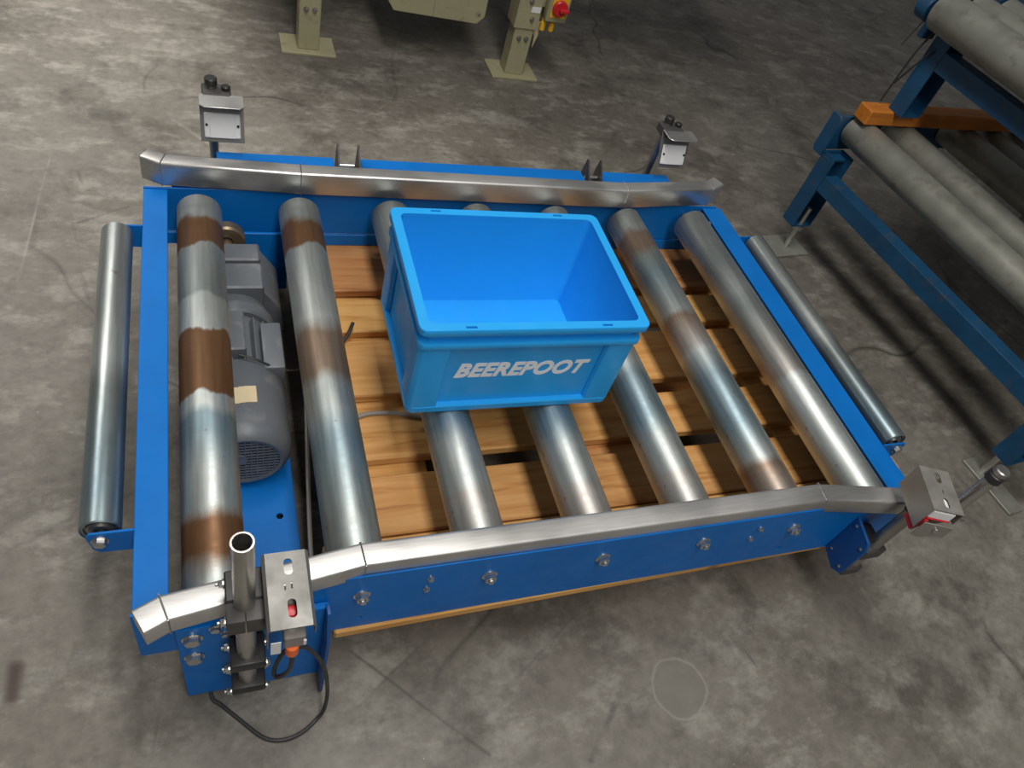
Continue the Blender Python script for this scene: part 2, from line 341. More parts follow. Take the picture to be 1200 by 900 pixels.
# ------------------------------------------------------------------ wooden pallet under the conveyor
PT = -.1175; TH = .022
pal = thing('wooden_pallet', 'pine board pallet lying on the concrete under the blue roller conveyor', 'pallet', (.8, .47, 0))
board_rows = [(-.002, .150, .168, 1.34, 0), (.154, .277, .190, 1.485, 0), (.314, .427, .186, 1.36, 0), (.468, .619, .192, 1.36, -.001), (.647, .746, .185, 1.36, -.003), (.771, .97, .188, 1.36, 0)]
for y0, y1, x0, x1, dz in board_rows:
    part('board', M_WOOD, pal, lambda b: bbox(b, x0, x1, y0, y1, PT + dz - TH, PT + dz, .003) if y0 > .1 else prism(b, [(x0, -.005), (x1, .008), (x1, y1), (x0, y1)], 'z', PT - TH, PT, .003))
for x0, x1 in ((.19, .385), (.70, .85), (1.22, 1.36)):
    part('bearer', M_WOOD, pal, lambda b: bbox(b, x0, x1, .070, .96, PT - 2 * TH - .0035, PT - TH - .0035, .002))
    for y0, y1 in ((.10, .20), (.43, .575), (.86, .96)):
        part('block', M_WOOD, pal, lambda b: bbox(b, x0 + .01, x0 + .13, y0, y1, -Z0 + .0225, PT - 2 * TH - .004, .002))
for y0, y1 in ((.12, .20), (.45, .55), (.86, .96)):
    part('bottom_board', M_WOOD, pal, lambda b: bbox(b, .19, 1.36, y0, y1, -Z0 + .0005, -Z0 + .022, .002))

# ------------------------------------------------------------------ the blue roller conveyor
con = thing('roller_conveyor', 'blue framed pallet conveyor with seven steel rollers resting on a wooden pallet', 'conveyor', (.6, .45, 0))
R = .0433
# side plates
def front_plate(b):
    prism(b, [(-.103, .042), (.085, .042), (.095, .057), (1.10, .057), (1.115, .042), (1.292, .042), (1.292, -.1165), (-.052, -.1165), (-.052, -.092), (-.103, -.092)], 'y', 0, .003, .0006)
fp = part('side_plate', M_BLUE, con, front_plate)
for X in (.203, 1.017): cut(fp, [lambda b: cyl(b, (X, -.01, -.084), (X, .02, -.084), .0055, 12)])
part('side_plate', M_BLUE, con, lambda b: bbox(b, -.103, 1.292, .925, .929, -.083, .0285, .001))
for x0, x1 in ((.04, .285), (.345, .905), (.955, 1.16)):
    part('top_flange', M_BLUE, con, lambda b: bbox(b, x0, x1, .956, 1.018, .053, .058, .001))
part('cable_duct', M_BLUE, con, lambda b: bbox(b, -.103, 1.292, .923, .929, -.1165, -.085, .0012))
part('end_frame', M_BLUE, con, lambda b: (bbox(b, -.1025, -.0985,   .004, .924, -.09, .024, .001), bbox(b, -.1025, -.058,   .004, .924, .021, .026, .001)))
part('end_frame', M_BLUE, con, lambda b: (bbox(b, 1.299, 1.303,   .004, .924, -.09, .024, .001), bbox(b, 1.2455, 1.303,   .004, .924, .021, .026, .001)))
# rollers
def roller_mesh(b):
    lathe(b, [(0, 0), (.012, 0), (.012, .004), (R - .006, .004), (R - .004, .001), (R - .001, 0), (R, .0015), (R, .8715), (R - .001, .873), (R - .004, .872), (R - .006, .869), (.012, .869), (.012, .873), (0, .873)], (0, .016, 0), (0, 1, 0), 48)
rol = part('roller', M_ROLL[0], con, roller_mesh, 40)
for y0, y1 in ((.0035, .0165), (.8885, .9245)): part('axle', M_DULL, rol, lambda b: cyl(b, (0, y0, 0), (0, y1, 0), .008, 12))
for i in range(1, 7): dup(rol, (i * .2, 0, 0), con, M_ROLL[i])
# axle bolts in the front plate
bo = part('axle_bolt', M_ZINC, con, lambda b: hexbolt(b, (.2, 0, 0), (0, -1, 0), .0105, .009, True, .004))
for i in range(2, 6): dup(bo, ((i - 1) * .2, 0, 0), con)
sb = part('small_bolt', M_ZINC, con, lambda b: hexbolt(b, (.301, 0, .022), (0, -1, 0), .0045, .004, True))
for x, z in ((.300, -.012), (.913, .019), (.910, -.015)): dup(sb, (x - .301, 0, z - .022), con)
# stainless guide rails with weld seams
def seam(b, p, d, wdt=.0378, h=.0543):
    n = Vector((-d[1], d[0], 0)).normalized(); d = Vector((d[0], d[1], 0)).normalized(); p = Vector(p)
    pts = [p - n * wdt / 2, p - n * wdt / 2 + Vector((0, 0, h)), p + n * wdt / 2 + Vector((0, 0, h)), p + n * wdt / 2]
    for a, c in zip(pts, pts[1:]): cyl(b, a, c, .0013, 6)
for hh, path in (.0405, [(-.088, -.027, .0445), (-.059, -.0135, .0445), (.1975, .0225, .0445), (1.0245, .021, .0445), (1.212, -.010, .0445)]), (.054,
             [(-.095, .964, .031), (-.062, .945, .031), (.205, .931, .031), (.99, .921, .031), (1.25, .945, .031), (1.288, .966, .031)]):
    gr = part('guide_rail', M_INOX, con, lambda b: railtube(b, path, .0375, hh, .0055), 28)
    for i in range(1, len(path) - 1):
        a, p, c = (Vector(path[k]) for k in (i - 1, i, i + 1)); d = ((p - a).normalized() + (c - p).normalized())
        part('weld_seam', M_TUBE, gr, lambda b: seam(b, p, d, h=hh + .0003))
# outer idler rollers with brackets
RO = .0275
def outer_mesh(b):
    lathe(b, [(0, .004), (.016, .004), (.017, .007), (.021, .007), (.022, .003), (RO - .003, .003), (RO - .002, 0), (RO, .002), (RO, .648), (RO - .002, .65), (.02, .647), (0, .647)], (-.1465, .147, .015), (-.1465, 2, .015), 40)
orl = part('outer_roller', M_OUT, con, outer_mesh, 40)
part('bearing', M_DULL, orl, lambda b: lathe(b, [(.009, 0), (.0145, 0), (.015, .003), (.0185, .003), (.019, .006)], (-.1465, .1468, .015), (-.1465, 2, .015), 24))
orr = dup(orl, (1.4945, 0, 0), con)
for s, X, e in ((-1, -.1465, -.1015), (1, 1.348, 1.302)):
    for y in (.134, .801):
        pts = [(e, .030), (X + s * .012, .030), (X + s * .017, .022), (X + s * .012, -.012), (X + s * .004, -.022), (e, -.024)]
        br = part('roller_bracket', M_BLUE, con, lambda b: prism(b, pts, 'y', y, y + .004, .0008))
        part('bolt', M_ZINC, br, lambda b: hexbolt(b, (X, y if y < .5 else y + .004, .012), (0, -1 if y < .5 else 1, 0), .0095, .007))
# front left leg
YL = -.011
lp = part('leg_plate', M_BLUE, con, lambda b: (bbox(b, -.053, .152, YL, -.0006, -.258, -.002, .0012), None))
part('bolt', M_ZINC, lp, lambda b: hexbolt(b, (-.033, YL, -.032), (0, -1, 0), .0115, .008))
part('bolt', M_ZINC, lp, lambda b: hexbolt(b, (-.034, YL, -.098), (0, -1, 0), .0115, .008))
part('bolt', M_ZINC, lp, lambda b: hexbolt(b, (-.002, YL, -.008), (0, -1, 0), .007, .005))
part('bolt', M_ZINC, lp, lambda b: hexbolt(b, (.0095, YL, -.028), (0, -1, 0), .005, .005))
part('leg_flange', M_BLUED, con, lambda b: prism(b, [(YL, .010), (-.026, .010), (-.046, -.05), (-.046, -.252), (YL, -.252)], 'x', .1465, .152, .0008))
# front right leg end piece
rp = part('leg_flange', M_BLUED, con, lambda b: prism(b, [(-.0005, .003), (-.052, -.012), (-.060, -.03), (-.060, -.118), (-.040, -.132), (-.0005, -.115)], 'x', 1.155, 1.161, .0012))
for y, z in ((-.012, -.012), (-.050, -.035), (-.048, -.108), (-.012, -.1)):
    part('screw', M_ZINC, rp, lambda b: cyl(b, (1.1552, y, z), (1.1525, y, z), .0032, 10, .0008))
for x1, z0, z1 in ((1.212, -.062, -.030), (1.205, -.128, -.100)): part('post_clamp', M_CLAMP, con, lambda b: bbox(b, 1.1615, x1, -.062, -.0008, z0, z1, .003))
# back left leg and feet hidden behind the plates
for x0, x1 in ((-.053, .152), (1.04, 1.25)):
    part('leg_plate', M_BLUE, con, lambda b: bbox(b, x0, x1, .985, .991, -.255, .0528, .001))
part('leg_plate', M_BLUE, con, lambda b: bbox(b, .0, .180, .902, .909, -.235, -.068, .001))
# pairs of upright lugs on the back flange
def lug(b, x, y=1.0): prism(b, [(y - .03, .0), (y - .03, .062), (y + .004, .098), (y + .012, .098), (y + .02, .06), (y + .02, .0)], 'x', x - .002, x + .002, .0005)
for x in (.292, .338, .912, .948):
    part('lug', M_CLAMP, con, lambda b: lug(b, x))
for x0, x1 in ((.284, .346), (.904, .956)): part('lug_base', M_BLUE, con, lambda b: bbox(b, x0, x1, .9295, 1.018, -.003, .0005, .001))
for x in (.315, .93):
    part('lug_bolt', M_ZINC, con, lambda b: cyl(b, (x - .0205, .995, .055), (x + .0155, .995, .055), .005, 10, .001))

# drive motor
def cyly(b, x, z, r, y0, y1, n=40, ch=.004): cyl(b, (x, y0, z), (x, y1, z), r, n, ch)
MX, MZ = .056, -.135
mp_ = part('motor_plate', M_BLUE, con, lambda b: bbox(b, -.04, .142, .02, .66, -.232, -.226, .0012))
cut(mp_, [lambda b: cyl(b, (.1115, .279, -.26), (.1115, .279, -.2), .0065, 16)])
mo = part('gear_motor', M_MOTOR, con, lambda b: (cyly(b, MX, MZ, .063, .50, .66), cyly(b, MX, MZ, .078, .655, .685), lathe(b, [(0, 0), (.074, 0), (.066, .03), (.06, .045), (0, .045)], (MX, .682, MZ), (MX, 2, MZ), 40)))
def cover(b):
    lathe(b, [(.060, 0), (.066, -.001), (.074, .004), (.081, .016), (.083, .03), (.083, .175), (.081, .178), (.075, .178), (.075, .02), (.060, .006), (.060, 0)], (MX, .345, MZ), (MX, 2, MZ), 56)
part('fan_cover', M_MOTOR, mo, cover, 40)
def grille(b):
    rr = .0615
    for i in range(-6, 7):
        o_ = i * .0102; h = math.sqrt(max(0, rr * rr - o_ * o_))
        bbox(b, MX + o_ - .0010, MX + o_ + .0010, .3455, .348, MZ - h, MZ + h)
    for i in range(-7, 8):
        o_ = i * .0085; h = math.sqrt(max(0, rr * rr - o_ * o_))
        bbox(b, MX - h, MX + h, .3460, .3485, MZ + o_ - .0011, MZ + o_ + .0011)
    cyl(b, (MX - .01, .344, MZ + .006), (MX - .01, .349, MZ + .006), .014, 20)
part('fan_grille', M_MOTOR, mo, grille)
part('fan', M_BLACK, mo, lambda b: cyly(b, MX, MZ, .058, .375, .385))
for i in range(22):
    a = 2 * math.pi * i / 22
    if -.25 < math.sin(a) or True:
        def fin(b):
            t = bmesh.new(); bbox(t, .060, .0795, .523, .640, -.0014, .0014)
            bmesh.ops.rotate(t, verts=t.verts[:], cent=(0, 0, 0), matrix=Matrix.Rotation(a, 3, 'Y')); bmesh.ops.translate(t, verts=t.verts[:], vec=(MX, 0, MZ)); join(b, t)
        part('cooling_fin', M_MOTOR, mo, fin)
part('terminal_box', M_MOTOR, mo, lambda b: bbox(b, .036, .071, .530, .632, MZ + .055, MZ + .102, .003))
part('side_box', M_MOTOR, mo, lambda b: bbox(b, .100, .139, .505, .625, MZ + .022, MZ + .072, .004, 2))
part('gearbox', M_MOTOR, mo, lambda b: (prism(b, [(.0, -.2), (.158, -.2), (.150, -.12), (.112, -.062), (.0, -.062)], 'y', .725, .85, .005), bbox(b, .0, .116, .715, .79, -.15, -.052, .004), bbox(b, .0, .114, .796, .848, -.15, -.049, .004)))
part('shaft_ring', M_BRASS, mo, lambda b: (lathe(b, [(.013, 0), (.034, 0), (.038, .004), (.038, .022), (.013, .022), (.013, 0)], (.050, .866, -.062), (.050, 2, -.062), 32), cyl(b, (.05, .848, -.07), (.05, .90, -.07), .013, 16)))
part('tape_label', M_TAPE, mo, lambda b: [bbox(b, .042 + k * .01, .052 + k * .01, .415 + k * .001, .452 + k * .0012, MZ + math.sqrt(.083 ** 2 - (.047 + k * .01 - MX) ** 2) - .001, MZ + math.sqrt(.083 ** 2 - (.047 + k * .01 - MX) ** 2) + .0012) for k in range(4)])
part('motor_cable', M_CABLE, con, lambda b: wire(b, [(.056, .522, -.040), (.09, .514, -.050), (.125, .512, -.075), (.150, .515, -.085), (.165, .53, -.10), (.18, .56, -.114)], .0022, 6))
part('grey_conduit', M_CABLEG, con, lambda b: wire(b, [(.185, .60, -.113), (.172, .44, -.1125), (.160, .30, -.113), (.150, .16, -.13), (.146, .05, -.14)], .004, 8))
part('grey_conduit', M_CABLEG, con, lambda b: wire(b, [(.19, .395, -.113), (.24, .402, -.112), (.285, .417, -.112), (.34, .414, -.112), (.40, .398, -.113)], .0045, 8))
part('cable_end', M_CABLE, con, lambda b: wire(b, [(.225, .565, -.113), (.25, .59, -.110), (.275, .622, -.106), (.291, .655, -.103)], .0042, 8))

# front left sensor post, clamps, sensor bracket, cable
PX, PY = .0365, -.046
post = part('sensor_post', M_TUBE, con, lambda b: pipe(b, (PX, PY, -.175), (PX, PY, .287), .0130, .0108))
def clampblock(b, z0, z1, x0=.014, x1=.061, y0=-.071, y1=-.0125, bev=.003):
    bbox(b, x0, x1, y0, y1, z0, z1, bev, 2)
for z0, z1 in ((.098, .135), (-.050, -.026), (-.140, -.116)):
    cl = part('post_clamp', M_CLAMP if z0 > .05 else M_BLACK, con, lambda b: clampblock(b, z0, z1, y0=-.064 if z0 < .05 else -.071, y1=-.0205 if z0 < .05 else -.043))
    if z0 > .05: cut(cl, [lambda b: bbox(b, PX - .0008, PX + .0008, -.08, -.058, .09, .14)])
    for y in (-.060, -.030):
        if z0 > .05 and y > -.04: continue
        part('nut', M_ZINC, cl, lambda b: hexbolt(b, (.014, y, (z0 + z1) / 2), (-1, 0, 0), .0052, .005, True, .004))
        part('nut', M_ZINC, cl, lambda b: hexbolt(b, (.061, y, (z0 + z1) / 2), (1, 0, 0), .0052, .004))
arm = part('clamp_arm', M_BLACK, con, lambda b: (bbox(b, .014, .061, -.0425, .0, .113, .135, .002), bbox(b, .0145, .0605, -.0200, -.0115, -.225, .112, .001)))
part('nut', M_ZINC, arm, lambda b: hexbolt(b, (.014, -.012, .124), (-1, 0, 0), .0052, .005, True, .004))
def plate_r(b, x0, x1, y0, y1, z0, z1): bbox(b, x0, x1, y0, y1, z0, z1, .0008)
def slot(b, x, y0, y1, w_, za, zb):
    r = w_ / 2; pts = [(x + r * math.cos(math.radians(a)), y1 - r + r * math.sin(math.radians(a))) for a in range(0, 181, 15)] + [(x + r * math.cos(math.radians(a)), y0 + r + r * math.sin(math.radians(a))) for a in range(180, 361, 15)]
    prism(b, pts, 'z', za, zb)
ZB_ = .165
def ubracket(b):
    prism(b, [(.0585, ZB_ - .052), (.0585, ZB_ - .004), (.0625, ZB_), (.1115, ZB_), (.1155, ZB_ - .004), (.1155, ZB_ - .024), (.1138, ZB_ - .024), (.1138, ZB_ - .005), (.111, ZB_ - .002), (.063, ZB_ - .002), (.0603, ZB_ - .005), (.0603, ZB_ - .052)], 'y', -.101, .0)
ub = part('sensor_bracket', M_SHEET, con, ubracket)
for f in (lambda b: slot(b, .0895, -.032, -.010, .0105, .145, .2), lambda b: slot(b, .0895, -.088, -.064, .0105, .145, .2), lambda b: bbox(b, .0825, .0845, -.052, -.043, .145, .2), lambda b: bbox(b, .0905, .0925, -.051, -.042, .145, .2)): cut(ub, [f])
se = part('photo_sensor', M_CABLEG, con, lambda b: bbox(b, .078, .104, -.104, -.045, .112, .142, .002))
part('red_lens', M_RED, se, lambda b: cyl(b, (.0895, -.072, .1415), (.0895, -.072, .149), .0085, 20, .002))
part('lamp_window', M_WHITE, se, lambda b: bbox(b, .1005, .1045, -.1065, -.1035, .120, .134, .001))
part('orange_plug', M_ORANGE, se, lambda b: cyl(b, (.0885, -.100, .112), (.0885, -.100, .090), .0085, 16, .001))
part('sensor_label', M_WHITE, se, lambda b: bbox(b, .0625, .0745, -.1055, -.1045, .104, .138))
FZ = -Z0
part('sensor_cable', M_CABLE, con, lambda b: wire(b, [(.0885, -.100, .092), (.089, -.102, .06), (.085, -.100, .02), (.072, -.090, -.02), (.070, -.085, .0), (.085, -.075, .03), (.112, -.072, .02), (.138, -.075, -.05), (.150, -.078, -.15), (.150, -.080, FZ + .03), (.140, -.086, FZ + .005), (.115, -.102, FZ + .004), (.085, -.108, FZ + .004), (.055, -.098, FZ + .004), (.020, -.062, FZ + .004), (-.005, -.035, FZ + .004), (-.018, -.02, FZ + .004), (-.02, .02, FZ + .004)], .0032, 8))

# front right sensor post and bracket
part('sensor_post', M_DULL, con, lambda b: pipe(b, (1.186, -.046, -.135), (1.186, -.046, .168), .0125, .0105))
qx, qy = 1.262, -.060
p2 = part('sensor_post', M_TUBE, con, lambda b: pipe(b, (qx, qy, .09), (qx, qy, .215), .0112, .009))
part('post_collar', M_BLACK, p2, lambda b: cyl(b, (qx, qy, .205), (qx, qy, .223), .0145, 24, .002))
part('post_cap', M_DULL, p2, lambda b: cyl(b, (qx, qy, .223), (qx, qy, .236), .0130, 24, .002))
part('post_clamp', M_CLAMP, con, lambda b: bbox(b, 1.170, 1.278, -.076, -.034, .090, .112, .003))
# turned bracket: built about its own corner, slightly rotated in plan
def rotated(fn, ang, cen):
    def g(b):
        t = bmesh.new(); fn(t); bmesh.ops.rotate(t, verts=t.verts[:], cent=cen, matrix=Matrix.Rotation(ang, 3, 'Z')); join(b, t)
    return g
ZR = .172; cR = (1.1790, -.05, 0); aR = math.radians(-21)
x0, x1, y0, y1 = 1.1520, 1.2100, -.095, -.003
def rb(b): prism(b, [(x0, ZR - .058), (x0, ZR), (x1, ZR), (x1, ZR - .03), (x1 - .002, ZR - .03), (x1 - .002, ZR - .002), (x0 + .002, ZR - .002), (x0 + .002, ZR - .058)], 'y', y0, y1)
rbk = part('sensor_bracket', M_SHEETL, con, rotated(rb, aR, cR))
xm = 1.1830
cut(rbk, [rotated(lambda b: slot(b, xm, -.034, -.012, .0105, ZR - .02, ZR + .02), aR, cR)]); cut(rbk, [rotated(lambda b: slot(b, xm, -.086, -.064, .0105, ZR - .02, ZR + .02), aR, cR)]); cut(rbk, [rotated(lambda b: bbox(b, xm - .001, xm + .001, -.056, -.048, ZR - .02, ZR + .02), aR, cR)])
rs = part('photo_sensor', M_WHITE, con, rotated(lambda b: bbox(b, 1.1570, 1.1990, -.0945, -.046, ZR - .026, ZR - .006, .0015), aR, cR))
part('red_face', M_RED, rs, rotated(lambda b: (bbox(b, 1.1560, 1.2000, -.0960, -.044, ZR - .0285, ZR - .0262, .0006), prism(b, [(-.099, ZR - .0305), (-.060, ZR - .0305), (-.060, ZR - .074), (-.090, ZR - .074)], 'x', 1.1555, 1.1630, .001)), aR, cR))
part('bracket_flap', M_SHEETL, con, rotated(lambda b: prism(b, [(1.1540, ZR - .031), (1.2100, ZR - .031), (1.2100, ZR - .062), (1.1660, ZR - .075), (1.1540, ZR - .07)], 'y', -.103, -.101, .0005), aR, cR))
part('bracket_screw', M_ZINC, con, rotated(lambda b: cyl(b, (1.1840, -.103, ZR - .045), (1.1840, -.107, ZR - .045), .005, 14, .001), aR, cR))
part('wing_screw', M_DULL, con, rotated(lambda b: cyl(b, (1.2080, -.085, ZR - .02), (1.2290, -.085, ZR - .02), .004, 10, .001), aR, cR))

# reflectors on posts behind the conveyor
TL = math.radians(-22)
def tilted(fn):
    def g(b):
        t = bmesh.new(); fn(t); bmesh.ops.rotate(t, verts=t.verts[:], cent=(0, 1.0, .093), matrix=Matrix.Rotation(TL, 3, 'X')); join(b, t)
    return g
for X in (.0545, 1.1475):
    rp_ = part('reflector_post', M_DULL, con, lambda b: pipe(b, (X - .018, 1.062, -.15), (X - .018, 1.062, .198), .0095, .0075, 20))
    part('post_cap', M_BLACK, rp_, lambda b: cyl(b, (X - .018, 1.062, .186), (X - .018, 1.062, .202), .0125, 20, .002))
    part('post_clamp', M_CLAMP, rp_, lambda b: bbox(b, X - .037, X + .020, 1.028, 1.078, .155, .181, .003))
    part('post_clamp', M_CLAMP, con, lambda b: bbox(b, X - .034, X - .002, .9915, 1.078, -.07, -.045, .003))
    part('clamp_screw', M_BLACK, rp_, lambda b: cyl(b, (X + .010, 1.056, .181), (X + .010, 1.056, .190), .009, 16, .002))
    rk = part('reflector_bracket', M_SHEET, con, tilted(lambda b: bbox(b, X - .0425, X + .0425, 1.0, 1.002, .093, .186, .0008)))
    part('top_flange', M_INOX, rk, lambda b: prism(b, [(X - .0425, 1.036), (X - .0425, .995), (X - .034, .987), (X + .034, .987), (X + .0425, .995), (X + .0425, 1.036)], 'z', .1785, .1805, .0006))
    rf = part('reflector', M_WHITE, con, tilted(lambda b: bbox(b, X - .035, X + .035, .9945, .9998, .102, .152, .002)))
    part('reflector_face', M_WHITE, rf, tilted(lambda b: bbox(b, X - .025, X + .025, .9925, .9946, .1025, .1515, .001)))
    for s in (-1, 1): part('screw', M_BLACK, rf, tilted(lambda b: cyl(b, (X + s * .0305, .9945, .128), (X + s * .0305, .9925, .128), .0028, 10)))

# ------------------------------------------------------------------ the crate
CX, CY, CA, CH = .5099, .434, -.0154, .2123
cr = thing('plastic_crate', 'empty bright blue open plastic crate with white lettering standing on the rollers', 'crate', (CX, CY, Z0 + R), CA)
OFF[cr.name] = Vector((0, 0, 0))
def rrect(wx, wy, r, n=6):
    out = []
    for sx, sy, a0 in ((1, 1, 0), (-1, 1, 90), (-1, -1, 180), (1, -1, 270)):
        for k in range(n + 1): a = math.radians(a0 + 90 * k / n); out.append((sx * (wx / 2 - r) + r * math.cos(a), sy * (wy / 2 - r) + r * math.sin(a)))
    return out
def shell(b, loops, r0=.012):
    t = bmesh.new(); rings = [[t.verts.new((x, y, z)) for x, y in rrect(wx, wy, r)] for wx, wy, z, r in loops]; k = len(rings[0])
    for a, c in zip(rings, rings[1:]):
        for i in range(k): t.faces.new((a[i], a[(i + 1) % k], c[(i + 1) % k], c[i]))
    t.faces.new(rings[0][::-1]); t.faces.new(rings[-1]); bmesh.ops.recalc_face_normals(t, faces=t.faces[:]); join(b, t)
body = part('body', M_CRATE, cr, lambda b: shell(b, [(.380, .280, 0, .014), (.387, .287, .003, .015), (.388, .288, .015, .015), (.386, .286, .0165, .014), (.366, .266, .017, .012), (.366, .266, .1645, .012),
    (.372, .272, .178, .012), (.372, .272, .197, .012), (.370, .270, .1980, .012), (.366, .266, .204, .012), (.360, .260, .008, .010), (.358, .258, .006, .009)]), 35)
def ringband(b, o1, i1, z0, z1, r, bev):
    t = bmesh.new(); w1 = .4 * 0
    loops = [(o1[0] - bev, o1[1] - bev, z0, r), (o1[0], o1[1], z0 + bev, r), (o1[0], o1[1], z1 - bev, r), (o1[0] - bev, o1[1] - bev, z1, r), (i1[0], i1[1], z1, r * .8), (i1[0], i1[1], z0, r * .8)]
    rings = [[t.verts.new((x, y, z)) for x, y in rrect(wx, wy, rr)] for wx, wy, z, rr in loops]; k = len(rings[0])
    for a, c in zip(rings, rings[1:] + rings[:1]):
        for i in range(k): t.faces.new((a[i], a[(i + 1) % k], c[(i + 1) % k], c[i]))
    bmesh.ops.recalc_face_normals(t, faces=t.faces[:]); join(b, t)
rim = part('rim', M_CRATE, cr, lambda b: ringband(b, (.400, .300), (.367, .267), .1985, CH, .014, .0015), 30)
cut(rim, [lambda b: [bbox(b, sx * .118 - .009, sx * .118 + .009, sy * .143 - .0022, sy * .143 + .0022, CH - .007, CH + .01) for sx in (-1, 1) for sy in (-1, 1)]])
part('ridge', M_CRATE, cr, lambda b: ringband(b, (.395, .295), (.371, .271), .165, .178, .014, .002), 30)
for sx in (-1, 1):
    for sy in (-1, 1):
        part('corner_post', M_CRATE, cr, lambda b: prism(b, [(sx * .1835, sy * .088), (sx * .193, sy * .092), (sx * .193, sy * .136), (sx * .186, sy * .143), (sx * .142, sy * .143), (sx * .138, sy * .1335), (sx * .1825, sy * .1325)], 'z', .0164, .1656, .0012))
def text_mesh(s, width, height, shear=.28, bold=.028):
    cu = bpy.data.curves.new('lettering', 'FONT'); cu.body = s; cu.shear = shear; cu.offset = bold; cu.extrude = .012; cu.size = 1; cu.resolution_u = 4; cu.space_character = 1.04
    o = bpy.data.objects.new('lettering', cu); COL.objects.link(o); dg = bpy.context.evaluated_depsgraph_get(); dg.update()
    me = bpy.data.meshes.new_from_object(o.evaluated_get(dg)); bpy.data.objects.remove(o)
    xs = [v.co.x for v in me.vertices]; ys = [v.co.y for v in me.vertices]; a, b_, c, d = min(xs), max(xs), min(ys), max(ys)
    for v in me.vertices: v.co = ((v.co.x - (a + b_) / 2) / (b_ - a) * width, (v.co.y - (c + d) / 2) / (d - c) * height, v.co.z * .03)
    return me
tm = text_mesh('BEEREPOOT', .246, .036, .3, .042)
tm.materials.append(M_LETTER); to = bpy.data.objects.new('lettering', tm); COL.objects.link(to); to.parent = cr
to['label'] = 'white slanted capital lettering'
to.rotation_euler = (math.pi / 2, 0, 0); to.location = (.002, -.1334, .098); OFF[to.name] = Vector()

# ------------------------------------------------------------------ beige machine at the back
mac = thing('beige_machine', 'beige painted machine on two posts with base plates behind the blue conveyor', 'machine', (.73, 2.2, 0))
for x0, x1, y in ((.328, .399, 2.112), (1.078, 1.150, 2.085)):
    pt = part('post', M_BEIGE, mac, lambda b: bbox(b, x0, x1, y, y + .07, -Z0 + .008, -.07 if x0 > 1 else .3, .003))
    part('foot_plate', M_BEIGE, pt, lambda b: bbox(b, x0 - .055, x1 + .055, y - .028, y + .10, -Z0 + .0005, -Z0 + .009, .001))
    zb = -.115
    for dx in (.022, .05): part('bolt', M_DULL, pt, lambda b: hexbolt(b, (x0 + dx, y, zb), (0, -1, 0), .007, .006))
up = part('post_sleeve', M_BEIGE, mac, lambda b: bbox(b, 1.068, 1.157, 2.079, 2.165, -.078, .3, .002))
part('white_label', M_WHITE, up, lambda b: bbox(b, 1.118, 1.152, 2.0778, 2.079, -.016, .004))
part('bolt', M_DULL, up, lambda b: hexbolt(b, (1.128, 2.079, -.04), (0, -1, 0), .007, .006)); part('bolt', M_DULL, up, lambda b: hexbolt(b, (1.112, 2.079, .02), (0, -1, 0), .007, .006))
hp = part('hanging_panel', M_BEIGE, mac, lambda b: prism(b, [(.617, -.055), (.640, -.088), (.942, -.100), (.968, -.072), (.968, .3), (.617, .3)], 'y', 2.12, 2.42, .002))
part('panel_seam', M_CABLEG, hp, lambda b: bbox(b, .778, .780, 2.1190, 2.1205, -.09, .3)); part('screw', M_DULL, hp, lambda b: cyl(b, (.945, 2.12, -.065), (.945, 2.117, -.065), .004, 10))
part('unseen_machine_bed', M_BEIGE, mac, lambda b: bbox(b, -.1, 2.0, 2.08, 3.0, .3, .45, .01))  # unseen bed on the posts, added to shade the floor below
for x0 in (.328, 1.078): part('post', M_BEIGE, mac, lambda b: bbox(b, x0, x0 + .07, 2.85, 2.92, -Z0 + .0005, .3, .003))
sw = part('switch_box', M_BEIGE, mac, lambda b: bbox(b, 1.172, 1.252, 2.062, 2.12, -.034, .09, .004, 2))
part('switch_arm', M_BEIGE, mac, lambda b: bbox(b, 1.157, 1.172, 2.10, 2.13, .0, .06))
part('yellow_plate', M_YELLOW, sw, lambda b: bbox(b, 1.184, 1.244, 2.0595, 2.062, -.018, .075, .001))
kn = part('red_knob', M_RED, sw, lambda b: (cyl(b, (1.212, 2.0595, .020), (1.212, 2.043, .020), .028, 28, .004), bbox(b, 1.206, 1.240, 2.028, 2.044, .012, .026, .003)))
for x in (1.180, 1.214): part('cable_gland', M_YELLOW, sw, lambda b: (cyl(b, (x, 2.09, -.034), (x, 2.09, -.046), .008, 12), cyl(b, (x, 2.09, -.046), (x, 2.09, -.078), .010, 12, .002)))
part('hanging_tape', M_TAPE, mac, lambda b: prism(b, [(1.154, -.05), (1.180, -.06), (1.182, -.105), (1.170, -.16), (1.166, -.11), (1.154, -.10)], 'y', 2.11, 2.114, .0005))

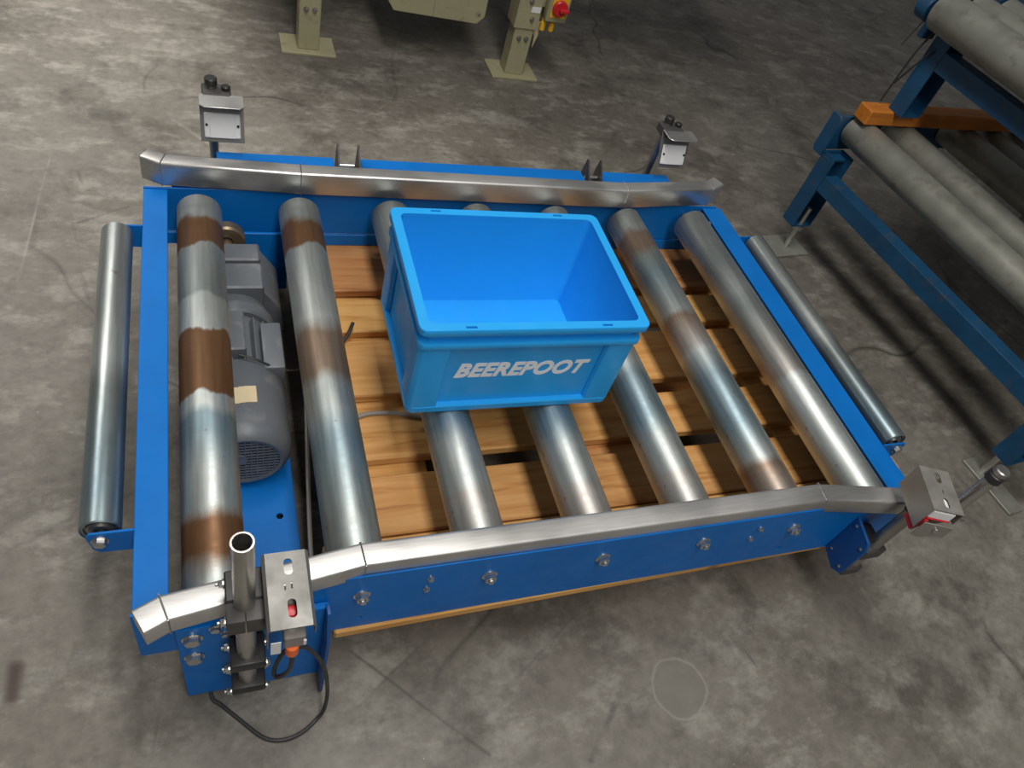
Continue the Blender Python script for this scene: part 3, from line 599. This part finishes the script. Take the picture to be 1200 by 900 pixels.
# ------------------------------------------------------------------ stacked old roller conveyors on the right
TH_ = math.atan2(.1, .915)
def old_conveyor(name, label, loc, zfoot, dz, feet):
    t = thing(name, label, 'conveyor', loc, TH_, local=True)
    OFF[t.name] = Vector((0, 0, Z0 if feet else .167 - dz))
    def C_(b, y0, y1, x0=-.04, x1=.04): prism(b, [(x0, y0), (x0, y1), (x1, y1), (x1, y0), (x1 - .005, y0), (x1 - .005, y1 - .005), (x0 + .005, y1 - .005), (x0 + .005, y0)], 'z', dz - .163, dz + .085)
    for X in (0, 1.25):
        for (y0, y1) in ((-.002, .052), (-.960, -.906)):
            lg = part('leg', M_BLUEOLD, t, lambda b: C_(b, y0, y1, X - .04, X + .04))
            part('cap_plate', M_BLUEOLD, lg, lambda b: bbox(b, X - .04, X + .04, y0, y1, dz - .167, dz - .1625))
            if feet:
                yc = (y0 + y1) / 2 + (-.018 if y0 > -.5 else .010)
                part('foot_bolt', M_ZINC, lg, lambda b: cyl(b, (X, yc, -Z0 + .008), (X, yc, dz - .10), .009, 12))
                part('nut', M_ZINC, lg, lambda b: lathe(b, [(.009, 0), (.017, 0), (.017, .014), (.009, .014)], (X, yc, dz - .183), (X, yc, 5), 6))
                part('foot_plate', M_OLDROLL, lg, lambda b: (bbox(b, X - .075, X + .065, yc - .05, yc + .055, -Z0 + .0005, -Z0 + .008, .001) if y0 > -.5 else bbox(b, X - .03, X + .03, yc - .13, yc + .045, -Z0 + .0005, -Z0 + .008, .001)))
        def beam(b): prism(b, [(X - .04, dz - .022), (X - .04, dz + .03), (X + .01, dz + .03), (X + .01, dz + .0255), (X - .0355, dz + .0255), (X - .0355, dz - .022)], 'y', -.905, -.003, .0006)
        part('long_beam', M_BLUEOLD, t, beam)
    for y in (.070, -1.01):
        part('end_rail', M_BLUEOLD, t, lambda b: bbox(b, -.04, 1.29, y, y + .012, dz + .075, dz + .185, .001))
    part('rail_end', M_BLUEOLD, t, lambda b: (prism(b, [(.048, dz + .068), (.048, dz + .185), (.055, dz + .195), (.090, dz + .195), (.090, dz + .08), (.082, dz + .068)], 'x', -.052, -.041, .001), bbox(b, -.0405, .03, .015, .057, dz + .066, dz + .074, .001)))
    return t
def old_roller(t, z, xs, r=.049, y0=-.995, y1=.066):
    first = None
    for x in xs:
        if first is None:
            first = part('roller', M_OLDROLL, t, lambda b: (lathe(b, [(0, 0), (r - .003, 0), (r, .003), (r, y1 - y0 - .06), (r - .001, y1 - y0 - .058), (r - .001, y1 - y0 - .003), (r - .004, y1 - y0), (0, y1 - y0)], (x, y0, z), (x, 5, z), 36), cyl(b, (x, y0 - .01, z), (x, y1 + .01, z), .01, 10)), 40); fx = x
        else: dup(first, (x - fx, 0, 0), t)
lo = old_conveyor('old_conveyor', 'old dusty blue roller conveyor standing on the floor at right, under another one', (1.818, 1.106, 0), -Z0, 0, True)
old_roller(lo, .148, [.045, .205, .485, .61, .735, .86, .985, 1.11], .046)
up_z = .445
uo = old_conveyor('old_conveyor', 'old blue roller conveyor stacked on the orange timber bar at top right', (1.818 + .150, 1.106 + .10, Z0 + .2845), 0, up_z, False)
uo.location = (1.818 + .130, 1.106 - .005, Z0 + .2410)
old_roller(uo, up_z + .110, [-.06, .065, .19, .315, .44], .052)
part('guide_wheel', M_BLUEOLD, uo, lambda b: (cyl(b, (-.06, .09, up_z + .10), (-.06, .13, up_z + .10), .035, 20, .004), bbox(b, -.07, -.02, .07, .09, up_z + .03, up_z + .12, .003)))
part('hanging_cable', M_CABLE, uo, lambda b: (wire(b, [(-.045, .06, up_z + .06), (-.06, .065, up_z + .0), (-.062, .07, up_z - .08), (-.06, .075, up_z - .16)], .003, 6), wire(b, [(-.045, .03, up_z + .02), (-.055, .05, up_z - .04), (-.060, .07, up_z - .1)], .003, 6), wire(b, [(-.06, .10, up_z + .07), (-.075, .11, up_z - .01)], .0015, 6)))
ob = bmesh.new(); bbox(ob, -.045, 1.32, -.028, .028, 0, .046, .004)
me = bpy.data.meshes.new('timber_bar'); ob.to_mesh(me); ob.free(); me.materials.append(M_OWOOD)
wb = bpy.data.objects.new('timber_bar', me); COL.objects.link(wb); wb.location = (1.862, 1.148, Z0 + .1945); wb.rotation_euler = (0, 0, TH_ - .055)
wb['label'] = 'orange stained timber bar lying across the old rollers between the two stacked conveyors'; wb['category'] = 'timber'
